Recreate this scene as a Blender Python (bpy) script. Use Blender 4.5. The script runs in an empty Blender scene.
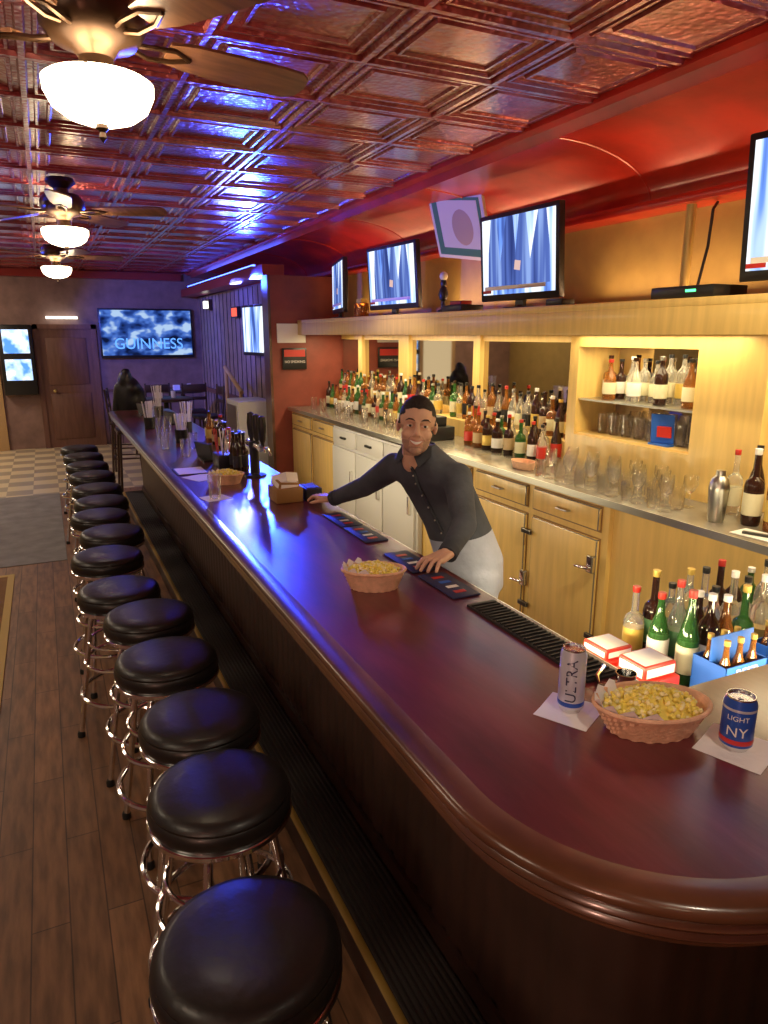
import bpy, bmesh, math, random
from mathutils import Vector, Matrix, Euler
random.seed(7)
pi=math.pi
COL=bpy.context.scene.collection

# ------------------------------------------------------------------ materials
def newmat(name):
    m=bpy.data.materials.new(name); m.use_nodes=True
    nt=m.node_tree; return m,nt,nt.nodes['Principled BSDF']
def mat(name,col,rough=.5,metal=0,bump=0,bscale=40,var=0,vscale=6,coat=0,stretch=(1,1,1),trans=0,emit=None,estr=0,spec=None):
    m,nt,p=newmat(name)
    p.inputs['Base Color'].default_value=(*col,1)
    p.inputs['Roughness'].default_value=rough
    p.inputs['Metallic'].default_value=metal
    p.inputs['Coat Weight'].default_value=coat
    p.inputs['Coat Roughness'].default_value=.14
    p.inputs['Transmission Weight'].default_value=trans
    if spec is not None: p.inputs['Specular IOR Level'].default_value=spec
    if emit: 
        p.inputs['Emission Color'].default_value=(*emit,1); p.inputs['Emission Strength'].default_value=estr
    if bump or var:
        tc=nt.nodes.new('ShaderNodeTexCoord'); mp=nt.nodes.new('ShaderNodeMapping')
        mp.inputs['Scale'].default_value=stretch
        nt.links.new(tc.outputs['Object'],mp.inputs[0])
        if bump:
            n=nt.nodes.new('ShaderNodeTexNoise'); n.inputs['Scale'].default_value=bscale; n.inputs['Detail'].default_value=3
            nt.links.new(mp.outputs[0],n.inputs[0])
            b=nt.nodes.new('ShaderNodeBump'); b.inputs['Strength'].default_value=bump; b.inputs['Distance'].default_value=.01
            nt.links.new(n.outputs[0],b.inputs['Height']); nt.links.new(b.outputs[0],p.inputs['Normal'])
        if var:
            n=nt.nodes.new('ShaderNodeTexNoise'); n.inputs['Scale'].default_value=vscale; n.inputs['Detail'].default_value=5
            nt.links.new(mp.outputs[0],n.inputs[0])
            r=nt.nodes.new('ShaderNodeValToRGB')
            r.color_ramp.elements[0].position=.3; r.color_ramp.elements[1].position=.7
            r.color_ramp.elements[0].color=(*[c*(1-var) for c in col],1)
            r.color_ramp.elements[1].color=(*[min(1,c*(1+var)) for c in col],1)
            nt.links.new(n.outputs[0],r.inputs[0]); nt.links.new(r.outputs[0],p.inputs['Base Color'])
    return m
def emat(name,col,s):
    m=bpy.data.materials.new(name); m.use_nodes=True; nt=m.node_tree; nt.nodes.clear()
    e=nt.nodes.new('ShaderNodeEmission'); o=nt.nodes.new('ShaderNodeOutputMaterial')
    e.inputs[0].default_value=(*col,1); e.inputs[1].default_value=s; nt.links.new(e.outputs[0],o.inputs[0]); return m
def screenmat(name,cols,s,scale=(1,1,1),ns=3,lo=.36,hi=.62):
    m=bpy.data.materials.new(name); m.use_nodes=True; nt=m.node_tree; nt.nodes.clear()
    e=nt.nodes.new('ShaderNodeEmission'); o=nt.nodes.new('ShaderNodeOutputMaterial')
    tc=nt.nodes.new('ShaderNodeTexCoord'); mp=nt.nodes.new('ShaderNodeMapping'); mp.inputs['Scale'].default_value=scale
    n=nt.nodes.new('ShaderNodeTexNoise'); n.inputs['Scale'].default_value=ns; n.inputs['Detail'].default_value=2
    r=nt.nodes.new('ShaderNodeValToRGB'); r.color_ramp.interpolation='EASE'
    el=r.color_ramp.elements; k=len(cols)
    el[0].position=lo; el[0].color=(*cols[0],1); el[1].position=hi; el[1].color=(*cols[-1],1)
    for i in range(1,k-1):
        x=el.new(lo+(hi-lo)*i/(k-1)); x.color=(*cols[i],1)
    nt.links.new(tc.outputs['Object'],mp.inputs[0]); nt.links.new(mp.outputs[0],n.inputs[0]); nt.links.new(n.outputs[0],r.inputs[0])
    nt.links.new(r.outputs[0],e.inputs[0]); e.inputs[1].default_value=s; nt.links.new(e.outputs[0],o.inputs[0]); return m
def brickmat(name,c1,c2,mort,bw,rh,ms,rough,rotz=pi/2,bump=.3,var=.3,offset=.5,coat=0):
    m,nt,p=newmat(name)
    tc=nt.nodes.new('ShaderNodeTexCoord'); mp=nt.nodes.new('ShaderNodeMapping'); mp.inputs['Rotation'].default_value=(0,0,rotz)
    b=nt.nodes.new('ShaderNodeTexBrick'); b.inputs['Scale'].default_value=1; b.inputs['Brick Width'].default_value=bw; b.inputs['Row Height'].default_value=rh
    b.inputs['Mortar Size'].default_value=ms; b.inputs['Color1'].default_value=(*c1,1); b.inputs['Color2'].default_value=(*c2,1); b.inputs['Mortar'].default_value=(*mort,1); b.offset=offset
    nt.links.new(tc.outputs['Object'],mp.inputs[0]); nt.links.new(mp.outputs[0],b.inputs[0])
    n=nt.nodes.new('ShaderNodeTexNoise'); n.inputs['Scale'].default_value=3; n.inputs['Detail'].default_value=8
    m2=nt.nodes.new('ShaderNodeMapping'); m2.inputs['Scale'].default_value=(10,1.5,1); nt.links.new(tc.outputs['Object'],m2.inputs[0]); nt.links.new(m2.outputs[0],n.inputs[0])
    mx=nt.nodes.new('ShaderNodeMix'); mx.data_type='RGBA'; mx.blend_type='MULTIPLY'; mx.inputs[0].default_value=1
    r=nt.nodes.new('ShaderNodeValToRGB'); r.color_ramp.elements[0].position=.35; r.color_ramp.elements[1].position=.65
    r.color_ramp.elements[0].color=(1-var,)*3+(1,); r.color_ramp.elements[1].color=(1+var,)*3+(1,)
    nt.links.new(n.outputs[0],r.inputs[0]); nt.links.new(b.outputs[0],mx.inputs[6]); nt.links.new(r.outputs[0],mx.inputs[7]); nt.links.new(mx.outputs[2],p.inputs['Base Color'])
    p.inputs['Roughness'].default_value=rough; p.inputs['Coat Weight'].default_value=coat
    bp=nt.nodes.new('ShaderNodeBump'); bp.inputs['Strength'].default_value=bump; bp.inputs['Distance'].default_value=.004; bp.invert=True
    nt.links.new(b.outputs['Fac'],bp.inputs['Height']); nt.links.new(bp.outputs[0],p.inputs['Normal'])
    return m

M={}
M['floor']=brickmat('wood_planks',(.29,.145,.068),(.20,.10,.048),(.08,.04,.02),.9,.12,.0025,.42,var=.32,bump=.15)
def checker():
    m,nt,p=newmat('checker_tile'); tc=nt.nodes.new('ShaderNodeTexCoord'); c=nt.nodes.new('ShaderNodeTexChecker')
    c.inputs['Scale'].default_value=3.3; c.inputs[1].default_value=(.7,.58,.36,1); c.inputs[2].default_value=(.38,.31,.22,1)
    nt.links.new(tc.outputs['Object'],c.inputs[0]); nt.links.new(c.outputs[0],p.inputs[0]); p.inputs['Roughness'].default_value=.35; return m
M['tile']=checker()
M['rug']=mat('tan_carpet',(.26,.14,.06),.9,bump=.4,bscale=300,var=.2)
M['rugline']=mat('carpet_edge_yellow',(.6,.42,.14),.7)
M['mid']=mat('blue_gray_carpet',(.25,.24,.24),.7,bump=.4,bscale=200,var=.2)
def tinmat():
    m,nt,p=newmat('red_tin'); 
    tc=nt.nodes.new('ShaderNodeTexCoord')
    v=nt.nodes.new('ShaderNodeTexVoronoi'); v.inputs['Scale'].default_value=40; v.feature='SMOOTH_F1'
    n=nt.nodes.new('ShaderNodeTexNoise'); n.inputs['Scale'].default_value=7; n.inputs['Detail'].default_value=3
    nt.links.new(tc.outputs['Object'],v.inputs[0]); nt.links.new(tc.outputs['Object'],n.inputs[0])
    ad=nt.nodes.new('ShaderNodeMath'); ad.operation='ADD'; nt.links.new(v.outputs[0],ad.inputs[0]); nt.links.new(n.outputs[0],ad.inputs[1])
    b=nt.nodes.new('ShaderNodeBump'); b.inputs['Strength'].default_value=.5; b.inputs['Distance'].default_value=.012
    nt.links.new(ad.outputs[0],b.inputs['Height']); nt.links.new(b.outputs[0],p.inputs['Normal'])
    r=nt.nodes.new('ShaderNodeValToRGB'); r.color_ramp.elements[0].position=.35;r.color_ramp.elements[1].position=.7
    r.color_ramp.elements[0].color=(.28,.026,.036,1); r.color_ramp.elements[1].color=(.52,.09,.10,1)
    nt.links.new(n.outputs[0],r.inputs[0]); nt.links.new(r.outputs[0],p.inputs[0])
    p.inputs['Metallic'].default_value=.4; p.inputs['Roughness'].default_value=.28; p.inputs['Coat Weight'].default_value=1; p.inputs['Coat Roughness'].default_value=.22
    return m
M['tin']=tinmat()
M['cove']=mat('red_gloss_cove',(.52,.026,.012),.3,.1,bump=.25,bscale=6,var=.3,vscale=3,coat=.4)
M['covetrim']=mat('red_trim',(.3,.03,.02),.35,.2)
M['yellow']=mat('mustard_wall',(.46,.34,.11),.6,bump=.1,var=.1)
M['maroon']=mat('maroon_wall',(.25,.05,.03),.5,var=.15)
M['wallfar']=mat('brown_panel_wall',(.26,.16,.13),.6,var=.2)
M['wallr']=mat('far_side_wall',(.28,.20,.22),.6,var=.2)
M['maple']=mat('maple_wood',(.74,.51,.17),.38,bump=.05,var=.1,vscale=4,stretch=(6,6,.6),coat=.2)
M['mapledark']=mat('maple_groove',(.3,.16,.05),.5)
M['ctop']=mat('steel_edged_counter',(.30,.27,.22),.22,.4,var=.2)
M['steel']=mat('brushed_steel',(.55,.54,.5),.3,1,bump=.05)
M['chrome']=mat('chrome',(.9,.9,.9),.1,1)
M['barwood']=mat('bar_top_mahogany',(.115,.018,.024),.3,0,bump=.05,bscale=14,var=.5,vscale=3,coat=.5,stretch=(3,.7,1))
M['rail']=mat('bar_rail_wood',(.10,.038,.018),.28,0,var=.4,coat=.5,stretch=(1,1,1))
M['die']=mat('bar_front_panel',(.05,.024,.018),.4,var=.25,vscale=5)
M['ribmat']=mat('black_rib_mat',(.035,.027,.024),.6)
M['stripe']=mat('yellow_stripe',(.42,.26,.05),.5)
M['vinyl']=mat('black_vinyl',(.014,.012,.011),.38,bump=.12,bscale=35,coat=.08)
M['black']=mat('black_plastic',(.015,.015,.016),.35)
M['rubber']=mat('black_rubber',(.018,.018,.018),.6)
M['bronze']=mat('fan_bronze',(.07,.035,.02),.35,.6)
M['blade']=mat('fan_blade_wood',(.24,.11,.06),.35,var=.3,stretch=(1,6,1),coat=.3)
M['bowl']=emat('fan_glass_bowl',(1,.82,.54),8)
M['bulb']=emat('fan_bulb',(1,.72,.36),60)
M['mirror']=mat('mirror_glass',(.55,.5,.42),.03,1)
M['white']=mat('white_paper',(.85,.83,.8),.8)
M['offwhite']=mat('appliance_white',(.6,.6,.58),.4)
M['paper']=mat('napkin_white',(.88,.85,.87),.9,bump=.2,bscale=60)
M['wicker']=mat('wicker',(.80,.47,.30),.6,bump=.3,bscale=150,var=.15,vscale=40)
M['pop']=mat('popcorn_yellow',(.98,.78,.16),.7,var=.12,vscale=60)
M['pop2']=mat('popcorn_cream',(.98,.88,.45),.7)
M['cansilver']=mat('can_silver',(.68,.70,.80),.32,.4)
M['canblue']=mat('can_blue',(.03,.10,.50),.28,.2)
M['canred']=mat('can_red',(.6,.04,.04),.4)
M['cantop']=mat('can_aluminium',(.75,.75,.75),.22,1)
M['navy']=mat('mat_navy',(.025,.03,.09),.6)
M['red']=mat('red_plastic',(.55,.03,.02),.4)
M['blue']=mat('blue_card',(.02,.12,.55),.5)
M['green']=mat('green_card',(.07,.22,.09),.5)
M['cream']=mat('cream_card',(.7,.66,.45),.6)
M['tanlab']=mat('tan_label',(.5,.36,.2),.6)
M['gold']=mat('gold_label',(.65,.45,.10),.4,.3)
M['amber']=mat('amber_bottle',(.42,.16,.03),.08,trans=.6)
M['dkbot']=mat('dark_bottle',(.04,.016,.01),.08,trans=.2)
M['grbot']=mat('green_bottle',(.05,.18,.04),.08,trans=.5)
M['clear']=mat('clear_bottle',(.9,.88,.82),.05,trans=.85)
M['skin']=mat('skin',(.64,.38,.27),.5,bump=.05,bscale=200)
M['stub']=mat('skin_stubble',(.40,.235,.17),.6,var=.25,vscale=200)
M['lip']=mat('lips',(.50,.20,.16),.45)
M['hair']=mat('dark_hair',(.016,.010,.008),.6,bump=.9,bscale=220)
M['shirt']=mat('charcoal_shirt',(.05,.055,.075),.85,bump=.6,bscale=16,var=.25,vscale=10)
M['shirt2']=mat('charcoal_shirt_trim',(.032,.036,.05),.85)
M['apron']=mat('white_apron',(.42,.45,.58),.85,bump=.8,bscale=14,var=.15)
M['pants']=mat('dark_pants',(.02,.02,.03),.9)
M['door']=mat('brown_door',(.17,.08,.055),.45,var=.2,stretch=(4,4,.5))
M['tandoor']=mat('tan_door',(.5,.32,.14),.5)
M['brass']=mat('brass_pipe',(.55,.42,.14),.35,.4)
def glassm():
    m=bpy.data.materials.new('clear_glass'); m.use_nodes=True; nt=m.node_tree; nt.nodes.clear()
    g=nt.nodes.new('ShaderNodeBsdfGlass'); g.inputs['Roughness'].default_value=.03; g.inputs['IOR'].default_value=1.45
    t=nt.nodes.new('ShaderNodeBsdfTransparent'); x=nt.nodes.new('ShaderNodeMixShader'); x.inputs[0].default_value=.25
    o=nt.nodes.new('ShaderNodeOutputMaterial'); nt.links.new(g.outputs[0],x.inputs[1]); nt.links.new(t.outputs[0],x.inputs[2]); nt.links.new(x.outputs[0],o.inputs[0]); return m
M['glass']=glassm()
M['scr']=screenmat('tv_picture',[(.05,.09,.35),(.15,.3,.85),(.5,.68,1),(.9,.95,1)],1.3,(5.5,1,.6),1.5,.38,.58)
M['scr2']=screenmat('tv_picture_far',[(.005,.01,.05),(.02,.06,.3),(.08,.2,.7),(.5,.7,1)],.9,(1.4,1,2.2),2.2)
M['jbx']=screenmat('kiosk_picture',[(.1,.3,1),(.5,.7,1),(1,1,1)],1.5,(1,1,1),5)
M['txtblue']=emat('screen_text',(.12,.35,1),1.6)
M['led']=emat('blue_led_strip',(.05,.10,1),12)
M['redled']=emat('red_sign_glow',(1,.12,.08),1.5)
M['whiteled']=emat('white_lamp_glow',(1,.95,.85),2.5)
M['tvskin']=screenmat('screen_jacket',[(.03,.05,.22),(.10,.17,.55),(.3,.45,.9)],1.0,(9,1,.4),1.5,.35,.65)
M['tvface']=emat('screen_hand',(.9,.6,.55),.9)

# ------------------------------------------------------------------ builder
class B:
    def __init__(s): s.bm=bmesh.new(); s.mats=[]
    def mi(s,m):
        m=M[m] if isinstance(m,str) else m
        if m not in s.mats: s.mats.append(m)
        return s.mats.index(m)
    def setf(s,faces,m):
        i=s.mi(m)
        for f in faces: f.material_index=i
    def box(s,c,d,m,rot=None,bev=0):
        R=Euler(rot).to_matrix().to_4x4() if rot else Matrix()
        r=bmesh.ops.create_cube(s.bm,size=1,matrix=Matrix.Translation(c)@R@Matrix.Diagonal((*d,1)))
        fs={f for v in r['verts'] for f in v.link_faces}; s.setf(fs,m)
        if bev:
            es={e for f in fs for e in f.edges}
            bmesh.ops.bevel(s.bm,geom=list(es),offset=bev,segments=2,affect='EDGES',profile=.5)
    def bx(s,x0,x1,y0,y1,z0,z1,m,bev=0): s.box(((x0+x1)/2,(y0+y1)/2,(z0+z1)/2),(x1-x0,y1-y0,z1-z0),m,bev=bev)
    def rings(s,rs,m,cap0=True,cap1=True,closed=True):
        vs=[[s.bm.verts.new(p) for p in r] for r in rs]; n=len(vs[0]); fs=[]
        for a,(r0,r1) in enumerate(zip(vs,vs[1:])):
            mm=m[a] if isinstance(m,list) else m
            row=[]
            for i in range(n if closed else n-1):
                row.append(s.bm.faces.new((r0[i],r0[(i+1)%n],r1[(i+1)%n],r1[i])))
            s.setf(row,mm)
        m0=m[0] if isinstance(m,list) else m; m1=m[-1] if isinstance(m,list) else m
        if cap0 and closed: s.setf([s.bm.faces.new(list(reversed(vs[0])))],m0)
        if cap1 and closed: s.setf([s.bm.faces.new(vs[-1])],m1)
    def lathe(s,prof,c,m,seg=24,sx=1,sy=1,mtx=None,cap0=True,cap1=True):
        rs=[]
        for r,z in prof:
            r=max(r,.0002); ring=[]
            for i in range(seg):
                a=2*pi*i/seg; p=Vector((r*math.cos(a)*sx,r*math.sin(a)*sy,z))
                if mtx: p=mtx@p
                ring.append(Vector(c)+p)
            rs.append(ring)
        s.rings(rs,m,cap0,cap1)
    def tube(s,pts,r,m,seg=10,closed=False):
        pts=[Vector(p) for p in pts]; n=len(pts)
        rr=r if isinstance(r,(list,tuple)) else [r]*n
        rs=[]; up=None
        for i,p in enumerate(pts):
            if closed: t=(pts[(i+1)%n]-pts[i-1]).normalized()
            else: t=(pts[min(i+1,n-1)]-pts[max(i-1,0)]).normalized()
            if up is None:
                up=Vector((0,0,1)) if abs(t.z)<.9 else Vector((1,0,0))
            up=(up-t*up.dot(t)).normalized(); q=t.cross(up)
            rs.append([p+rr[i]*(up*math.cos(2*pi*k/seg)+q*math.sin(2*pi*k/seg)) for k in range(seg)])
        if closed: rs.append(rs[0]); s.rings(rs,m,False,False)
        else: s.rings(rs,m)
    def cap(s,p0,p1,r0,r1,m,seg=14):
        p0=Vector(p0);p1=Vector(p1); d=(p1-p0).normalized(); pts=[];rr=[]
        for k in range(6):
            a=pi/2*(1-k/5); pts.append(p0-d*r0*math.sin(a)); rr.append(max(r0*math.cos(a),.0003))
        for k in range(6):
            a=pi/2*k/5; pts.append(p1+d*r1*math.sin(a)); rr.append(max(r1*math.cos(a),.0003))
        s.tube(pts,rr,m,seg)
    def ell(s,c,r,m,rot=None,u=20,v=12):
        R=Euler(rot).to_matrix().to_4x4() if rot else Matrix()
        q=bmesh.ops.create_uvsphere(s.bm,u_segments=u,v_segments=v,radius=1,matrix=Matrix.Translation(c)@R@Matrix.Diagonal((*r,1)))
        s.setf({f for w in q['verts'] for f in w.link_faces},m)
    def ico(s,c,r,m,sub=1):
        q=bmesh.ops.create_icosphere(s.bm,subdivisions=sub,radius=1,matrix=Matrix.Translation(c)@Euler((random.random()*3,random.random()*3,0)).to_matrix().to_4x4()@Matrix.Diagonal((*r,1)))
        s.setf({f for w in q['verts'] for f in w.link_faces},m)
    def poly(s,pts,m):
        f=s.bm.faces.new([s.bm.verts.new(p) for p in pts]); s.setf([f],m); return f
    def text(s,body,size,m,fn):
        cu=bpy.data.curves.new('t','FONT'); cu.body=body; cu.size=size; cu.align_x='CENTER'; cu.align_y='CENTER'
        o=bpy.data.objects.new('t',cu); COL.objects.link(o)
        dg=bpy.context.evaluated_depsgraph_get(); me=bpy.data.meshes.new_from_object(o.evaluated_get(dg))
        vs=[s.bm.verts.new(fn(v.co)) for v in me.vertices]; fs=[]
        for p in me.polygons:
            try: fs.append(s.bm.faces.new([vs[i] for i in p.vertices]))
            except ValueError: pass
        s.setf(fs,m); bpy.data.objects.remove(o); bpy.data.meshes.remove(me); bpy.data.curves.remove(cu)
    def mesh(s,name,ang=38,smooth=True,recalc=True):
        if recalc: bmesh.ops.recalc_face_normals(s.bm,faces=s.bm.faces)
        me=bpy.data.meshes.new(name); s.bm.to_mesh(me); s.bm.free()
        for m in s.mats: me.materials.append(m)
        if smooth:
            me.polygons.foreach_set('use_smooth',[True]*len(me.polygons)); me.set_sharp_from_angle(angle=math.radians(ang))
        return me
    def build(s,name,loc=(0,0,0),rot=(0,0,0),parent=None,**k):
        return obj(name,s.mesh(name,**k),loc,rot,parent)
def obj(name,me,loc=(0,0,0),rot=(0,0,0),parent=None):
    o=bpy.data.objects.new(name,me); o.location=loc; o.rotation_euler=rot; COL.objects.link(o)
    if parent: o.parent=parent
    return o
def empty(name,loc=(0,0,0),rot=(0,0,0)):
    o=bpy.data.objects.new(name,None); o.location=loc; o.rotation_euler=rot; COL.objects.link(o); return o
def remesh(b,name,vox,it=6):
    o=b.build(name,smooth=False)
    r=o.modifiers.new('r','REMESH'); r.mode='VOXEL'; r.voxel_size=vox; r.use_smooth_shade=True
    q=o.modifiers.new('s','SMOOTH'); q.factor=.5; q.iterations=it
    dg=bpy.context.evaluated_depsgraph_get(); me=bpy.data.meshes.new_from_object(o.evaluated_get(dg)); bpy.data.objects.remove(o)
    me.polygons.foreach_set('use_smooth',[True]*len(me.polygons)); me.materials.clear(); return me

YF=13.75; YN=-3.0; XL=-3.1; XR=3.35; ZC=3.05
# ------------------------------------------------------------------ room shell
b=B(); b.bx(XL,XR,YN,9.6,-.1,0,'floor'); b.bx(XL,XR,9.6,YF,-.1,0,'tile'); b.build('floor',smooth=False)
b=B(); px,py=.63,.54
rg=[(0,-.022),(.012,-.022),(.020,-.004),(.040,-.004),(.046,-.014),(.058,-.014),(.064,-.002),(.098,.004),(.104,-.010),(.116,-.010),(.124,.0)]
for i in range(9):
    for j in range(31):
        x1=2.565-px*i; x0=x1-px; y0=-2.99+py*j; y1=y0+py; prev=None
        for d,z in rg:
            r=[b.bm.verts.new((x,y,ZC+z)) for x,y in ((x0+d,y0+d),(x1-d,y0+d),(x1-d,y1-d),(x0+d,y1-d))]
            if prev:
                for k in range(4): b.bm.faces.new((prev[k],r[k],r[(k+1)%4],prev[(k+1)%4]))
            prev=r
        b.bm.faces.new(prev)
b.mi('tin'); b.bx(XL,XR,YN,YF,ZC+.01,ZC+.1,'tin'); 
b.build('ceiling',smooth=False,recalc=False)
b=B(); b.bx(XL-.1,XL,YN,YF,0,ZC+.1,'yellow'); b.build('wall_left',smooth=False)
b=B(); b.bx(XL,XR,YN-.1,YN,0,ZC+.1,'maroon'); b.build('wall_front',smooth=False)
b=B(); b.bx(XR,XR+.1,YN,8.2,0,ZC+.1,'yellow'); b.build('wall_right',smooth=False)
b=B(); b.bx(XL,XR,YF,YF+.1,0,ZC+.1,'wallfar')
b.bx(.9,2.66,YF-.03,YF,.95,1.0,'door')
for k in range(8): b.bx(.95+k*.22,.96+k*.22,YF-.006,YF,0,.95,'black')
b.build('wall_back',smooth=False)
b=B(); b.bx(2.7,XR+.1,8.4,YF,0,2.62,'wallr')
for k in range(20): b.bx(2.692,2.7,8.6+k*.26,8.61+k*.26,0,2.6,'black')
b.bx(2.66,2.7,8.4,YF,.95,1.02,'door'); b.build('wall_right_back',smooth=False)
b=B(); b.bx(2.42,XR,8.2,8.4,0,2.62,'maroon'); b.bx(2.40,2.43,8.18,8.42,0,2.62,'rail'); b.build('wall_divider',smooth=False)
b=B(); prof=[(2.50,3.06),(2.50,3.02),(2.53,3.0),(2.56,3.02),(2.585,2.99),(2.60,2.97)]
for k in range(1,13):
    a=pi/2*k/12; prof.append((2.60+.68*math.sin(a),2.70+.27*math.cos(a)))
prof+=[(3.24,2.70),(3.20,2.69),(3.19,2.665),(3.20,2.64),(3.24,2.63),(3.35,2.63)]
ys=[YN+.02,-1.2,.3,1.8,3.3,4.8,6.3,7.8,9.3,10.8,12.3,YF-.02]
b.rings([[Vector((x,y,z)) for x,z in prof] for y in ys],'cove',closed=False)
for y in ys[1:-1]:
    b.tube([(x-.0,y,z-.001) for x,z in prof[5:18]],.006,'cove',6)
b.build('trim_ceiling_cove',ang=50)
b=B(); b.bx(2.40,2.66,8.35,YF,2.625,2.75,'covetrim'); b.bx(XL,2.4,YF-.1,YF,2.9,3.02,'covetrim'); b.build('trim_crown_back')

b=B(); b.bx(-2.6,-.46,3.0,6.3,0,.006,'rug'); b.bx(-.46,-.41,2.95,6.35,0,.008,'rugline'); b.bx(-2.6,-.46,6.3,6.35,0,.008,'rugline'); b.bx(-2.6,-.46,2.95,3.0,0,.008,'rugline'); b.build('floor_rug',smooth=False)
b=B(); b.bx(-2.6,.0,6.6,9.6,0,.005,'mid'); b.build('entry_carpet',smooth=False)

# ------------------------------------------------------------------ bar
def path(ins,nf=4,ns=24,na=20,nl=8):
    P=[]; X=.62+ins; Y=9.0-ins; Rf=max(.12-ins,.01); Rn=.49-ins; Yn=.53+ins
    for k in range(nf): P.append((1.32+( (X+Rf)-1.32)*k/nf,Y))
    for k in range(7):
        a=pi/2+pi/2*k/6; P.append((X+Rf+Rf*math.cos(a),Y-Rf+Rf*math.sin(a)))
    y0=Y-Rf; y1=Yn+Rn
    for k in range(1,ns): P.append((X,y0+(y1-y0)*k/ns))
    for k in range(na+1):
        a=pi+pi/2*k/na; P.append((X+Rn+Rn*math.cos(a),Yn+Rn+Rn*math.sin(a)))
    for k in range(1,nl+1): P.append((X+Rn+(3.3-X-Rn)*k/nl,Yn))
    return P
b=B()
prof=[(.075,1.07),(.05,1.073),(.015,1.071),(.003,1.064),(.0,1.052),(.005,1.045),(.014,1.042),(.008,1.037),(.005,1.028),(.010,1.020),(.022,1.017),(.016,1.011),(.013,1.001),(.02,.993),(.034,.990),(.032,.975),(.042,.965),(.08,.955),(.14,.95),(.30,.925)]
mm=['rail']*(len(prof)-1)
b.rings([[Vector((x,y,z)) for x,y in path(i)] for i,z in prof],mm,closed=False)
top=[(x,y) for x,y in path(.075)]+[(3.3,1.14),(1.32,1.14)]
b.poly([(x,y,1.07) for x,y in top],'barwood')
b.poly([(x,y,1.02) for x,y in reversed(top)],'rail')
b.bx(1.30,1.325,1.14,8.92,.98,1.0695,'steel'); b.bx(1.325,3.3,1.13,1.145,.98,1.0695,'rail')
def dpath(z):
    A=path(.30,8,340,14,90); G=path(.307,8,340,14,90); return [Vector((*(G[i] if i%4==0 else A[i]),z)) for i in range(len(A))]
b.rings([dpath(0),dpath(.93)],'die',closed=False)
for z,o in ((.90,.285),(.16,.285)):
    b.rings([[Vector((x,y,zz)) for x,y in path(oo)] for oo,zz in ((.30,z-.03),(o,z-.03),(o,z+.03),(.30,z+.03))],'die',closed=False)
b.bx(1.0,1.25,1.2,8.68,0,1.02,'die'); b.bx(1.25,3.28,.92,1.10,0,1.02,'die')
b.rings([[Vector((x,y,z)) for x,y in path(o)] for o,z in ((.07,0),(.07,.085),(.075,.09))],'die',closed=False)
b.rings([[Vector((x,y,z)) for x,y in path(o)] for o,z in ((.075,.09),(.078,.093),(.10,.093),(.103,.09))],'stripe',closed=False)
pr=[]; o=.103
while o<.30: pr+=[(o,.09),(o+.004,.096),(o+.012,.096),(o+.016,.09)]; o+=.02
b.rings([[Vector((x,y,z)) for x,y in path(o)] for o,z in pr],'ribmat',closed=False)
b.build('bar_counter',ang=50)

# ------------------------------------------------------------------ stools
b=B()
b.lathe([(0,.685),(.17,.685),(.185,.69),(.192,.703),(.193,.72),(.190,.733),(.186,.738),(.187,.745),(.180,.757),(.16,.766),(.10,.772),(0,.774)],(0,0,0),'vinyl',40)
b.lathe([(.165,.668),(.188,.668),(.1935,.675),(.1935,.686),(.188,.69),(.165,.69)],(0,0,0),'chrome',40)
b.lathe([(0,.655),(.10,.655),(.10,.67),(0,.67)],(0,0,0),'black',20)
for k in range(4):
    a=pi/4+k*pi/2; c,s_=math.cos(a),math.sin(a)
    b.tube([(c*r,s_*r,z) for r,z in ((.03,.66),(.10,.655),(.128,.64),(.142,.60),(.175,.40),(.215,.16),(.238,.02))],.0125,'chrome',10)
    b.lathe([(0,0),(.018,0),(.018,.02),(.013,.03),(0,.03)],(c*.24,s_*.24,0),'rubber',10)
for r,z,t in ((.215,.235,.0115),(.185,.40,.009)):
    b.tube([(r*math.cos(2*pi*k/40),r*math.sin(2*pi*k/40),z) for k in range(40)],t,'chrome',8,closed=True)
b.tube([(.16*math.cos(2*pi*k/32),.16*math.sin(2*pi*k/32),.50) for k in range(32)],.007,'chrome',8,closed=True)
stool=b.mesh('bar_stool')
for i,(x,y) in enumerate([(.248,1.171),(.31,1.70),(.335,2.10),(.304,2.59),(.30,3.06),(.212,3.46),(.204,4.05),(.27,4.55),(.235,5.04),(.275,5.50),(.278,6.0),(.276,6.6),(.265,7.15),(.258,7.72),(.245,8.3)]):
    obj('bar_stool',stool,(x,y,0),(0,0,random.random()*2))

# ------------------------------------------------------------------ fans
b=B()
b.lathe([(0,ZC-.02),(.09,ZC-.02),(.10,ZC-.05),(.05,ZC-.09),(.05,ZC-.12),(.12,ZC-.13),(.15,ZC-.17),(.15,ZC-.22),(.12,ZC-.26),(.07,ZC-.275),(.05,ZC-.30),(.05,ZC-.34),(.06,ZC-.355),(0,ZC-.355)],(0,0,0),'bronze',32)
b.lathe([(.145,ZC-.355),(.160,ZC-.365),(.158,ZC-.395),(.138,ZC-.435),(.10,ZC-.462),(.05,ZC-.478),(0,ZC-.48)],(0,0,0),'bowl',32,cap0=False)
b.lathe([(.035,ZC-.40),(.11,ZC-.395),(.11,ZC-.385),(.035,ZC-.385)],(0,0,0),'bulb',24,cap0=False,cap1=False)
for k in range(3):
    a=k*2.09; b.tube([(.05*math.cos(a),.05*math.sin(a),ZC-.34),(.15*math.cos(a),.15*math.sin(a),ZC-.36)],.006,'bronze',6)
b.lathe([(0,ZC-.475),(.016,ZC-.478),(.02,ZC-.49),(.008,ZC-.50),(.012,ZC-.515),(0,ZC-.53)],(0,0,0),'bronze',14)
b.tube([(.11,-.03,ZC-.34),(.12,-.03,ZC-.36),(.12,-.03,ZC-.37)],.002,'brass',6)
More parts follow.
